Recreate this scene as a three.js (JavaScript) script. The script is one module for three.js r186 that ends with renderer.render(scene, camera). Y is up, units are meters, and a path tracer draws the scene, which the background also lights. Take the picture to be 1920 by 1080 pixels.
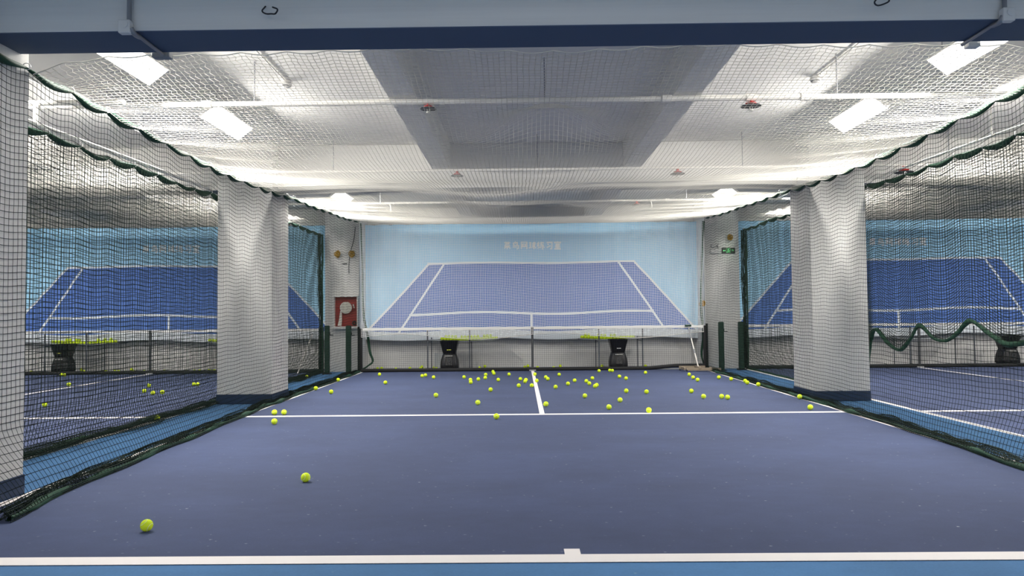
import * as THREE from 'three';
import { mergeGeometries } from 'three/addons/utils/BufferGeometryUtils.js';
import { RoundedBoxGeometry } from 'three/addons/geometries/RoundedBoxGeometry.js';
import { RectAreaLightUniformsLib } from 'three/addons/lights/RectAreaLightUniformsLib.js';
RectAreaLightUniformsLib.init();

// ------------------------------------------------------------------ camera, exposure, light level
// Distances into the hall are written as d (metres in front of the camera); z = -d.
const scene = new THREE.Scene();
scene.background = new THREE.Color(0x000000);
const camera = new THREE.PerspectiveCamera(2 * Math.atan(540 / 1383) * 180 / Math.PI, 16 / 9, 0.05, 60);
camera.rotation.order = 'YXZ';
camera.position.set(-0.25, 1.2, 0);
camera.rotation.set(0.0354, 0.0108, -0.0095);
const renderer = new THREE.WebGLRenderer();
renderer.toneMapping = THREE.LinearToneMapping;
renderer.toneMappingExposure = 1.0;
renderer.shadowMap.enabled = true;
const PANEL_RADIANCE = 150;                       // every ceiling panel
const PANEL_COLOR = new THREE.Color().setRGB(1, 0.97, 0.925);
const LANE = 8.1;                                // distance from one lane to the next
const LANES = [0, -LANE, LANE];
const PANEL_ROWS = [-2.6, 6.03, 8.13, 11.4, 13.43];   // middle of each panel, d

// ------------------------------------------------------------------ helpers
let seed = 20240611;
const rnd = () => { seed = (seed * 1664525 + 1013904223) >>> 0; return seed / 4294967296; };
const rr = (a, b) => a + (b - a) * rnd();
const clamp = (x, a, b) => Math.min(b, Math.max(a, x));
const smooth = (a, b, x) => { const t = clamp((x - a) / (b - a), 0, 1); return t * t * (3 - 2 * t); };
const lerpT = (tab, x) => {                      // piecewise table with rounded joints
  if (x <= tab[0][0]) return tab[0][1];
  for (let i = 1; i < tab.length; i++) if (x <= tab[i][0]) {
    const t = (x - tab[i - 1][0]) / (tab[i][0] - tab[i - 1][0]);
    return tab[i - 1][1] + (tab[i][1] - tab[i - 1][1]) * t;
  }
  return tab[tab.length - 1][1];
};
const curveT = (tab, x) => {                     // Catmull-Rom through the table
  const n = tab.length;
  if (x <= tab[0][0]) return tab[0][1];
  if (x >= tab[n - 1][0]) return tab[n - 1][1];
  let i = 1; while (tab[i][0] < x) i++;
  const [x1, y1] = tab[i - 1], [x2, y2] = tab[i];
  const [x0, y0] = tab[Math.max(0, i - 2)], [x3, y3] = tab[Math.min(n - 1, i + 1)];
  const h = x2 - x1, t = (x - x1) / h;
  const m1 = (y2 - y0) / Math.max(1e-6, x2 - x0) * h, m2 = (y3 - y1) / Math.max(1e-6, x3 - x1) * h;
  const t2 = t * t, t3 = t2 * t;
  return (2 * t3 - 3 * t2 + 1) * y1 + (t3 - 2 * t2 + t) * m1 + (-2 * t3 + 3 * t2) * y2 + (t3 - t2) * m2;
};
const hash = (x, y) => { let h = Math.imul(x | 0, 374761393) + Math.imul(y | 0, 668265263); h = Math.imul(h ^ (h >>> 13), 1274126177); return ((h ^ (h >>> 16)) >>> 0) / 4294967296; };
const noise2 = (x, y) => {
  const i = Math.floor(x), j = Math.floor(y), a = x - i, b = y - j, u = a * a * (3 - 2 * a), v = b * b * (3 - 2 * b);
  return (hash(i, j) * (1 - u) + hash(i + 1, j) * u) * (1 - v) + (hash(i, j + 1) * (1 - u) + hash(i + 1, j + 1) * u) * v;
};
const names = new Map();
const numbered = n => { const k = names.get(n) || 0; names.set(n, k + 1); return k ? n + '_' + String(k).padStart(3, '0') : n; };
function shade(o) { o.castShadow = true; o.receiveShadow = true; return o; }
function part(name, geo, mat, parent, label, kind) {
  const m = shade(new THREE.Mesh(geo, mat)); m.name = name; parent.add(m);
  if (label) m.userData.label = label;
  if (kind) m.userData.kind = kind;
  return m;
}
function thing(name, label, category, group, x = 0, y = 0, z = 0) {
  const g = new THREE.Group(); g.name = numbered(name); g.position.set(x, y, z); scene.add(g);
  g.userData = { label, category }; if (group) g.userData.group = group;
  return g;
}
function single(name, geo, mat, label, category, group) {
  const m = shade(new THREE.Mesh(geo, mat)); m.name = numbered(name); scene.add(m);
  m.userData = { label, category }; if (group) m.userData.group = group;
  return m;
}
function struct(name, geo, mat, label, category) {
  const m = shade(new THREE.Mesh(geo, mat)); m.name = numbered(name); scene.add(m);
  m.userData = { label, category, kind: 'structure' };
  return m;
}
function structGroup(name, label, category, x = 0, y = 0, z = 0) {
  const g = thing(name, label, category, null, x, y, z); g.userData.kind = 'structure'; return g;
}
// box between two corners, d measured away from the camera
const bx = (x0, x1, y0, y1, d0, d1, r = 0) => {
  const w = x1 - x0, h = y1 - y0, l = d1 - d0;
  const g = r ? new RoundedBoxGeometry(w, h, l, 2, r) : new THREE.BoxGeometry(w, h, l);
  g.translate((x0 + x1) / 2, (y0 + y1) / 2, -(d0 + d1) / 2); return g;
};
const V = (x, y, d) => new THREE.Vector3(x, y, -d);
const tube = (pts, r, seg = 24, rad = 8) => new THREE.TubeGeometry(new THREE.CatmullRomCurve3(pts, false, 'centripetal'), seg, r, rad, false);
const rod = (a, b, r, rad = 10) => {
  const dir = b.clone().sub(a), g = new THREE.CylinderGeometry(r, r, dir.length(), rad);
  g.applyQuaternion(new THREE.Quaternion().setFromUnitVectors(new THREE.Vector3(0, 1, 0), dir.normalize()));
  g.translate((a.x + b.x) / 2, (a.y + b.y) / 2, (a.z + b.z) / 2); return g;
};
const merged = list => mergeGeometries(list.map(g => { const q = g.index ? g.toNonIndexed() : g; for (const k of Object.keys(q.attributes)) if (!['position', 'normal', 'uv'].includes(k)) q.deleteAttribute(k); return q; }));
// rounded-rectangle sections stacked in y
function loft(secs, n = 40, cap = true) {
  const pos = [], idx = [], ring = [];
  for (const [y, hw, hd, p = 4, oz = 0] of secs) {
    for (let i = 0; i < n; i++) {
      const a = i / n * 2 * Math.PI, c = Math.cos(a), s = Math.sin(a);
      pos.push(hw * Math.sign(c) * Math.abs(c) ** (2 / p), y, hd * Math.sign(s) * Math.abs(s) ** (2 / p) + oz);
    }
  }
  for (let k = 0; k + 1 < secs.length; k++) for (let i = 0; i < n; i++) {
    const a = k * n + i, b = k * n + (i + 1) % n; idx.push(a, a + n, b, b, a + n, b + n);
  }
  if (cap) for (const [k, f] of [[0, 1], [secs.length - 1, 0]]) {
    const c = pos.length / 3; pos.push(0, secs[k][0], secs[k][4] || 0);
    for (let i = 0; i < n; i++) { const a = k * n + i, b = k * n + (i + 1) % n; f ? idx.push(c, a, b) : idx.push(c, b, a); }
  }
  const g = new THREE.BufferGeometry(); g.setAttribute('position', new THREE.Float32BufferAttribute(pos, 3)); g.setIndex(idx); g.computeVertexNormals(); return g;
}
// knotted netting: threads through a grid of knots; P(i, j, out) fills a knot, ax = two axes round the threads of each direction
class Threads {
  // r may be one radius or [along u, along v]
  constructor() { this.p = []; this.n = []; this.i = []; }
  line(pts, a1, a2, r, sides = 3) {
    const base = this.p.length / 3, m = pts.length / 3;
    for (let k = 0; k < m; k++) for (let s = 0; s < sides; s++) {
      const an = sides === 2 ? s * Math.PI : s / sides * 2 * Math.PI + 0.5, c = Math.cos(an), q = Math.sin(an);
      const nx = a1[0] * c + a2[0] * q, ny = a1[1] * c + a2[1] * q, nz = a1[2] * c + a2[2] * q;
      this.p.push(pts[3 * k] + nx * r, pts[3 * k + 1] + ny * r, pts[3 * k + 2] + nz * r);
      if (sides === 2) this.n.push(a2[0], a2[1], a2[2]); else this.n.push(nx, ny, nz);
    }
    for (let k = 0; k + 1 < m; k++) for (let s = 0; s < (sides === 2 ? 1 : sides); s++) {
      const a = base + k * sides + s, b = base + k * sides + (s + 1) % sides; this.i.push(a, b, a + sides, b, b + sides, a + sides);
    }
  }
  grid(nu, nv, P, axU, axV, r, sides = 3, ok = null) {
    const o = [0, 0, 0], K = new Float32Array((nu + 1) * (nv + 1) * 3);
    for (let i = 0; i <= nu; i++) for (let j = 0; j <= nv; j++) { P(i, j, o); K.set(o, (i * (nv + 1) + j) * 3); }
    for (let j = 0; j <= nv; j++) { const l = []; for (let i = 0; i <= nu; i++) { const q = (i * (nv + 1) + j) * 3; l.push(K[q], K[q + 1], K[q + 2]); } this.line(l, axU[0], axU[1], r[0] || r, sides); }
    for (let i = 0; i <= nu; i++) this.line(Array.from(K.subarray(i * (nv + 1) * 3, (i + 1) * (nv + 1) * 3)), axV[0], axV[1], r[1] || r, sides);
  }
  geo() {
    const g = new THREE.BufferGeometry();
    g.setAttribute('position', new THREE.Float32BufferAttribute(this.p, 3)); g.setAttribute('normal', new THREE.Float32BufferAttribute(this.n, 3));
    g.setIndex(new THREE.BufferAttribute(new Uint32Array(this.i), 1)); return g;
  }
}
const AX = [1, 0, 0], AY = [0, 1, 0], AZ = [0, 0, 1];
// tube along points [x,y,d] whose radius changes on the way
function sweep(pts, rad, n = 8) {
  const pos = [], nor = [], idx = [];
  const v = pts.map(p => V(...p));
  for (let k = 0; k < v.length; k++) {
    const t = v[Math.min(v.length - 1, k + 1)].clone().sub(v[Math.max(0, k - 1)]).normalize();
    const a = new THREE.Vector3(0, 1, 0); if (Math.abs(t.y) > 0.9) a.set(1, 0, 0);
    const b = t.clone().cross(a).normalize(), c = b.clone().cross(t);
    for (let s = 0; s < n; s++) {
      const an = s / n * 2 * Math.PI, q = b.clone().multiplyScalar(Math.cos(an)).addScaledVector(c, Math.sin(an)), R = typeof rad === 'function' ? rad(k, an) : rad;
      pos.push(v[k].x + q.x * R, v[k].y + q.y * R, v[k].z + q.z * R); nor.push(q.x, q.y, q.z);
    }
  }
  for (let k = 0; k + 1 < v.length; k++) for (let s = 0; s < n; s++) { const a = k * n + s, b = k * n + (s + 1) % n; idx.push(a, b, a + n, b, b + n, a + n); }
  const g = new THREE.BufferGeometry(); g.setAttribute('position', new THREE.Float32BufferAttribute(pos, 3)); g.setAttribute('normal', new THREE.Float32BufferAttribute(nor, 3)); g.setIndex(idx); g.computeVertexNormals(); return g;
}

// ------------------------------------------------------------------ materials
const std = (color, roughness = 0.7, extra = {}) => new THREE.MeshStandardMaterial({ color: new THREE.Color(color), roughness, side: THREE.DoubleSide, ...extra });
function dataTex(w, h, fn, srgb = true) {
  const d = new Uint8Array(w * h * 4);
  for (let y = 0; y < h; y++) for (let x = 0; x < w; x++) { const c = fn(x, y), o = 4 * (y * w + x); d[o] = clamp(c[0], 0, 255); d[o + 1] = clamp(c[1], 0, 255); d[o + 2] = clamp(c[2], 0, 255); d[o + 3] = 255; }
  const t = new THREE.DataTexture(d, w, h); t.magFilter = THREE.LinearFilter; t.minFilter = THREE.LinearMipmapLinearFilter; t.generateMipmaps = true; t.wrapS = t.wrapT = THREE.RepeatWrapping;
  if (srgb) t.colorSpace = THREE.SRGBColorSpace; t.needsUpdate = true; return t;
}
function courtTex(rgb, flecks, sd) {               // acrylic court paint: roller mottling, scuffs, ball fluff and grit
  const w = 1024, h = 2048, grit = new Float32Array(w * h);
  let s = sd; const q = () => { s = (s * 1664525 + 1013904223) >>> 0; return s / 4294967296; };
  for (let k = 0; k < flecks; k++) { const x = q() * w | 0, y = q() * h | 0, a = 0.12 + q() * q() * 0.85; grit[y * w + x] = a; if (q() < 0.3) grit[y * w + (x + 1) % w] = a * 0.8; if (q() < 0.12) { const z = ((y + 1) % h) * w; grit[z + x] = a; grit[z + (x + 1) % w] = a * 0.7; } }
  for (let k = 0; k < 60; k++) {                   // long pale scuffs
    const x = q() * w, y = q() * h, an = (q() - 0.5) * 0.7, l = 10 + q() * 45, a = 0.03 + q() * 0.06;
    for (let t = 0; t < l; t++) { const i = (x + Math.cos(an) * t) | 0, j = (y + Math.sin(an) * t) | 0; if (i >= 0 && i < w && j >= 0 && j < h) grit[j * w + i] = Math.max(grit[j * w + i], a); }
  }
  return dataTex(w, h, (x, y) => {
    const m = 0.93 + 0.10 * noise2(x / 90, y / 60) + 0.05 * noise2(x / 14, y / 10) + 0.05 * (hash(x, y) - 0.5), g = grit[y * w + x];
    return [0, 1, 2].map(k => rgb[k] * m * (1 - g) + [196, 200, 190][k] * g);
  });
}
const paintTex = dataTex(512, 512, (x, y) => { const v = 244 + 8 * noise2(x / 60, y / 60) + 4 * noise2(x / 9, y / 9) - 4; return [v, v, v]; });
const M = {
  paint: std('#e9e7e2', 0.85, { map: paintTex }),
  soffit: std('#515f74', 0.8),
  navy: std('#1c3150', 0.6),
  court: std('#ffffff', 0.92, { map: courtTex([60, 71, 103], 3200, 11) }),
  apron: std('#ffffff', 0.92, { map: courtTex([74, 122, 168], 700, 77) }),
  line: std('#fbf3ed', 0.7),
  greenThread: std('#10261b', 0.8),
  greenBand: std('#103d28', 0.75),
  whiteThread: std('#d6d3ca', 0.7),
  paleThread: std('#f3f3f0', 0.7),  // same white twine coloured lighter, offsetting the weak light on the backdrop net
  blackThread: std('#15171a', 0.8),
  blackBand: std('#0c0d0f', 0.7),
  tape: std('#ecebe6', 0.7),
  pipe: std('#e6e3dc', 0.45),
  conduit: std('#8f9094', 0.4, { metalness: 0.4 }),
  plasticWhite: std('#dcdad6', 0.4),
  grey: std('#8b8d8f', 0.5),
  darkGrey: std('#3b3d40', 0.6),
  legGrey: std('#63676c', 0.45, { metalness: 0.3 }),
  red: std('#a81d18', 0.5),
  cabinetRed: std('#8e1f18', 0.55),
  machine: std('#1b1c1f', 0.45),
  machineDark: std('#0a0a0b', 0.35),
  silver: std('#c4c2ba', 0.35, { metalness: 0.3 }),
  yellowPrint: std('#cfcf4a', 0.5),
  ball: std('#d9f02a', 0.9),
  seam: std('#eef3d8', 0.7),
  padGreen: std('#103424', 0.7),
  taupe: std('#8c7f6c', 0.6),
  handle: std('#e9e3da', 0.4),
  cord: std('#b58a22', 0.6),
  cable: std('#26262a', 0.6),
  hose: std('#d9d6cb', 0.8),
  panelGrey: std('#b9bcbb', 0.6),
  glow: new THREE.MeshStandardMaterial({ color: 0xffffff, emissive: new THREE.Color().setRGB(1, 0.98, 0.95), emissiveIntensity: 2.2, roughness: 0.5, side: THREE.DoubleSide }),
};

// ------------------------------------------------------------------ the hall: floor, walls, ceiling, beams, columns
const W = 12.3, DF = -5, DB = 16.66, CEIL = 3.62;
struct('floor', bx(-W, W, -0.2, 0, DF, DB), M.apron, 'light blue acrylic floor between and in front of the courts', 'floor');
{ // uv of the apron in metres
  const g = scene.children[scene.children.length - 1].geometry, u = g.attributes.uv; for (let i = 0; i < u.count; i++) u.setXY(i, u.getX(i) * 3, u.getY(i) * 1.5);
}
struct('wall_back', bx(-W, W, 0, CEIL, DB, DB + 0.2), M.paint, 'white back wall behind the printed banners', 'wall');
struct('wall_front', bx(-W, W, 0, CEIL, DF - 0.2, DF), M.paint, 'white wall behind the viewer', 'wall');
struct('wall_left', bx(-W - 0.2, -W, 0, CEIL, DF, DB), M.paint, 'white wall at the far left of the hall', 'wall');
struct('wall_right', bx(W, W + 0.2, 0, CEIL, DF, DB), M.paint, 'white wall at the far right of the hall', 'wall');
struct('ceiling', bx(-W - 0.2, W + 0.2, CEIL, CEIL + 0.2, DF - 0.2, DB + 0.2), M.paint, 'white concrete ceiling slab above the nets', 'ceiling');
const BEAM_B = 3.02;
for (const [d0, d1, b, label] of [[4.61, 4.98, BEAM_B, 'white cross beam with blue grey underside nearest the viewer'], [10.37, 10.68, BEAM_B - 0.03, 'white cross beam with blue grey underside further down the hall']]) {
  const g = structGroup('ceiling_beam', label, 'beam');
  part('web', bx(-W, W, b + 0.004, CEIL, d0, d1, 0.008), M.paint, g, 'white painted concrete');
  part('soffit', bx(-W, W, b, b + 0.006, d0 + 0.002, d1 - 0.002), M.soffit, g, 'blue grey underside');  // underside gets a darker blue grey than the web
}
for (const lx of LANES) for (const s of [-1, 1]) for (const [d0, d1, where] of [[DF, 4.61, 'before the near cross beam'], [4.98, 10.37, 'between the two cross beams'], [10.68, DB, 'beyond the far cross beam']]) {
  const side = s < 0 ? 'left' : 'right', lane = lx === 0 ? 'middle' : lx < 0 ? 'left' : 'right';
  struct('ceiling_rib', bx(lx + (s < 0 ? -1.475 : 1.22), lx + (s < 0 ? -1.22 : 1.475), 3.26, CEIL, d0, d1), M.paint, `${side} lengthwise concrete rib over the ${lane} lane ${where}`, 'beam');
}
for (const [x0, x1, d0, d1, label] of [
  [-4.43, -3.67, 4.35, 5.07, 'white column with navy foot at the left edge, nearest the viewer'],
  [-4.43, -3.67, 10.13, 10.85, 'white column with navy foot behind the left net, halfway down the lane'],
  [-4.43, -3.69, 15.75, DB, 'white column with the red hose cabinet, left of the banner'],
  [3.67, 4.43, 4.35, 5.07, 'white column with navy foot just outside the right edge'],
  [3.66, 4.41, 9.93, 10.65, 'white column with navy foot behind the right net, halfway down the lane'],
  [3.68, 4.43, 15.75, DB, 'white column with the green exit sign, right of the banner']]) {
  const g = structGroup('concrete_column', label, 'column', (x0 + x1) / 2, 0, -(d0 + d1) / 2);
  const w = x1 - x0, l = d1 - d0;
  part('shaft', new RoundedBoxGeometry(w, CEIL, l, 2, 0.012).translate(0, CEIL / 2, 0), M.paint, g);
  if (d0 < 15) part('base_band', new RoundedBoxGeometry(w + 0.012, 0.135, l + 0.012, 2, 0.006).translate(0, 0.0675, 0), M.navy, g, 'navy painted foot');
}
// court surfaces and lines
const HALF = 3.6;
for (const lx of LANES) {
  const lane = lx === 0 ? 'middle' : lx < 0 ? 'left' : 'right';
  const g = new THREE.BoxGeometry(2 * HALF, 0.003, DB - 3.6); g.translate(lx, 0.0015, -(DB + 3.6) / 2);
  struct('court_surface', g, M.court, `dark blue court surface of the ${lane} lane`, 'floor');
  const ln = (x0, x1, d0, d1, t, y = 0.0045) => struct('court_line', bx(lx + x0, lx + x1, 0.001, y, d0, d1), M.line, `white ${t} of the ${lane} lane`, 'court line');
  ln(-HALF - 0.9, HALF + 0.9, 3.6, 3.715, 'baseline');
  ln(-HALF, HALF, 8.80, 8.89, 'service line', 0.005);
  ln(-0.03, 0.03, 8.89, 15.6, 'centre line up to the net');
  ln(-0.04, 0.04, 3.715, 3.80, 'centre mark on the baseline');
  ln(-HALF - 0.05, -HALF + 0.02, 3.715, DB, 'left sideline', 0.004);
  ln(HALF - 0.02, HALF + 0.05, 3.715, DB, 'right sideline', 0.004);
}

// ------------------------------------------------------------------ lamps: tilted panels above the side nets
for (const lx of LANES) for (const s of [-1, 1]) PANEL_ROWS.forEach((d, k) => {
  const lane = lx === 0 ? 'middle' : lx < 0 ? 'left' : 'right', side = s < 0 ? 'left' : 'right';
  const place = ['behind the viewer', 'past the near beam', 'before the far beam', 'past the far beam', 'furthest away'][k];
  const L = 1.05, H = 0.235, g = thing('ceiling_lamp', `white panel lamp ${place}, ${side} side of the ${lane} lane`, 'lamp', 'tilted panel lamps', lx + s * 3.49, 3.36, -d);
  const n = new THREE.Vector3(-s * 0.62, -0.785, 0).normalize(), up = new THREE.Vector3(-s * 0.785, 0.62, 0).normalize();   // it faces inward and down; up lies in the panel, towards its upper edge
  const q = new THREE.Quaternion().setFromRotationMatrix(new THREE.Matrix4().makeBasis(up.clone().cross(n.clone().negate()), up, n.clone().negate()));
  const ori = (geo, off) => { geo.applyQuaternion(q); geo.translate(n.x * off, n.y * off, n.z * off); return geo; };
  part('housing', ori(new RoundedBoxGeometry(L, H, 0.035, 2, 0.006), -0.02), M.plasticWhite, g, 'white metal housing');
  part('diffuser', ori(new THREE.BoxGeometry(L - 0.015, H - 0.015, 0.004), 0), M.glow, g, 'glowing diffuser');
  for (const e of [-0.38, 0.38]) part('hanger', rod(new THREE.Vector3(-s * 0.03, 0.04, e), new THREE.Vector3(-s * 0.03, CEIL - 3.36, e), 0.005, 6), M.conduit, g);
  const a = new THREE.RectAreaLight(PANEL_COLOR, PANEL_RADIANCE, L - 0.03, H - 0.03); a.quaternion.copy(q); a.position.set(n.x * 0.006, n.y * 0.006, 0); g.add(a); a.name = 'lamp_light';
});

// ------------------------------------------------------------------ printed banners on the back wall
const GLYPHS = [
  [[1, 1.5, 9, 1.5], [3.3, .5, 3.3, 2.5], [6.7, .5, 6.7, 2.5], [8, 2.9, 2, 3.6], [2.5, 4, 3.2, 5], [4.8, 3.9, 5.2, 4.8], [7.8, 3.9, 6.9, 5], [1, 5.9, 9, 5.9], [5, 5, 5, 9.6], [4.8, 6, 1, 8.8], [5.2, 6, 9, 8.8]],
  [[5.5, .3, 4.5, 1.3], [2.5, 1.6, 7.5, 1.6, 7.3, 4, 6.3, 3.8], [4.5, 2.6, 5.3, 3.3], [2.5, 1.6, 2.5, 5.2, 8.6, 5.2, 8.4, 8.8, 7.2, 9.5, 6.4, 9], [1, 7.2, 7, 7.2]],
  [[1.5, 9.6, 1.5, 1, 8.7, 1, 8.7, 9, 7.6, 9.3], [4.5, 2.6, 2.4, 7.4], [2.5, 3.2, 4.7, 7], [7.6, 2.6, 5.2, 7.6], [5.5, 3.2, 7.8, 7]],
  [[.6, 1.6, 3.8, 1.6], [.8, 4.6, 3.6, 4.6], [.4, 8, 4, 7.2], [2.2, 1.6, 2.2, 7.8], [4.4, 2.7, 9.6, 2.7], [6.9, .6, 6.9, 9, 6, 8.7], [8, .8, 8.9, 1.8], [4.9, 4, 5.9, 5.2], [6.6, 5.4, 4.4, 7.8], [9, 3.8, 7.4, 5.2], [7.2, 5, 9.6, 8.6]],
  [[2.4, .6, .8, 3.2, 2.6, 3.2], [3, 2.2, .8, 5.6, 3.2, 5.3], [.5, 8.6, 3.6, 7.4], [4, 2, 9.4, 2], [6.4, .6, 5, 4.8, 9.2, 4.8], [7.2, 3.4, 7.2, 9.2, 6.3, 8.8], [5.6, 6, 4.4, 8.2], [8.4, 6, 9.6, 8.2]],
  [[1.4, 1.4, 8.8, 1.4, 8.5, 8.6, 7.2, 9.4, 6.2, 8.8], [2.8, 3.2, 4.6, 4.6], [1.6, 7.6, 7, 5.6]],
  [[5, .2, 5, 1.2], [1, 2.9, 1, 1.6, 9, 1.6, 9, 2.9], [2, 3.6, 8, 3.6], [4.6, 3.6, 2.8, 5.4, 7.4, 5.1], [6.6, 4.5, 7.9, 5.8], [1.8, 7.2, 8.2, 7.2], [5, 5.6, 5, 9.2], [.7, 9.4, 9.3, 9.4]]];
const BAN = { w: 7.42, top: 3.22, bot: 0.665 };
const bannerTex = (() => {
  const cw = 2048, ch = 704, c = document.createElement('canvas'); c.width = cw; c.height = ch; const g = c.getContext('2d');
  const X = x => (x + BAN.w / 2) / BAN.w * cw, Y = y => (BAN.top - y) / (BAN.top - BAN.bot) * ch;
  g.fillStyle = '#abdcf6'; g.fillRect(0, 0, cw, ch);
  const poly = (p, f) => { g.beginPath(); p.forEach(([x, y], i) => i ? g.lineTo(X(x), Y(y)) : g.moveTo(X(x), Y(y))); g.closePath(); g.fillStyle = f; g.fill(); };
  poly([[-2.28, 2.341], [2.28, 2.341], [3.83, 0.665], [-3.83, 0.665]], '#587bc2');
  g.strokeStyle = '#e8eef2'; g.lineCap = 'square';
  const ln = (x0, y0, x1, y1, w) => { g.lineWidth = w / BAN.w * cw; g.beginPath(); g.moveTo(X(x0), Y(y0)); g.lineTo(X(x1), Y(y1)); g.stroke(); };
  ln(-2.28, 2.341, 2.28, 2.341, 0.046);
  for (const s of [-1, 1]) { ln(s * 2.28, 2.341, s * 3.83, 0.665, 0.046); ln(s * 1.93, 2.341, s * 3.07, 0.665, 0.046); }
  ln(-2.69, 1.226, 2.69, 1.226, 0.051); ln(0, 1.226, 0, 0.85, 0.056);
  g.fillStyle = '#e8eef2'; g.fillRect(0, Y(0.85), cw, ch - Y(0.85));
  g.strokeStyle = '#f6f7f4'; g.lineCap = 'butt'; g.lineJoin = 'miter'; g.lineWidth = 7.5;
  GLYPHS.forEach((gl, k) => { const x0 = X(-0.61 + k * 0.187), y0 = Y(2.82), s = 0.017 / BAN.w * cw, sy = 0.018 / (BAN.top - BAN.bot) * ch; for (const st of gl) { g.beginPath(); for (let i = 0; i < st.length; i += 2) i ? g.lineTo(x0 + st[i] * s, y0 + st[i + 1] * sy) : g.moveTo(x0 + st[i] * s, y0 + st[i + 1] * sy); g.stroke(); } });
  const t = new THREE.CanvasTexture(c); t.colorSpace = THREE.SRGBColorSpace; t.anisotropy = 8; return t;
})();
const bannerMat = std('#ffffff', 0.75, { map: bannerTex });
for (const lx of LANES) {
  const g = new THREE.PlaneGeometry(BAN.w, BAN.top - BAN.bot, 220, 30), p = g.attributes.position, s0 = lx * 1.7;
  for (let i = 0; i < p.count; i++) {
    const x = p.getX(i), v = (p.getY(i) + (BAN.top - BAN.bot) / 2) / (BAN.top - BAN.bot);    // v = 1 at the top
    const edge = smooth(1.2, 3.2, Math.abs(x));
    const fold = 0.028 * (0.25 + edge) * Math.sin(x * 17 + s0 + 2.2 * noise2(x * 1.3 + 5 + s0, 1)) * (0.25 + 0.75 * v * v) + 0.05 * noise2(x * 0.9 + s0, v * 1.5);
    const sag = -0.035 * Math.sin((x + 0.3) * 1.9 + s0) * (1 - v);
    p.setXYZ(i, lx + x, (BAN.top + BAN.bot) / 2 + p.getY(i) + sag, -16.42 + fold);
  }
  g.computeVertexNormals();
  const lane = lx === 0 ? 'middle' : lx < 0 ? 'left' : 'right';
  const b = thing('court_banner', `blue cloth banner printed with a tennis court behind the ${lane} lane`, 'banner', 'printed court banners');
  part('cloth', g, bannerMat, b);
  part('top_cord', rod(V(lx - 3.68, BAN.top, 16.43), V(lx + 3.68, BAN.top, 16.43), 0.006, 6), M.darkGrey, b);
}

// ------------------------------------------------------------------ netting
const EDGE = [[4.3, 2.95], [4.7, 2.935], [6, 2.9], [7.2, 2.87], [8.4, 2.86], [9.5, 2.895], [10.8, 2.965], [12.5, 3.04], [14, 3.11], [15.5, 3.2]];
const HOOK = 0.5;
const edgeY = d => curveT(EDGE, d) - 0.03 * Math.abs(Math.sin(Math.PI * d / HOOK)) ** 1.4;
const hemWave = (d, k) => 0.02 * (noise2(d * 2.1 + k, 3.7) - 0.5) + 0.015 * Math.sin(d * 4.3 + k);
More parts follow.
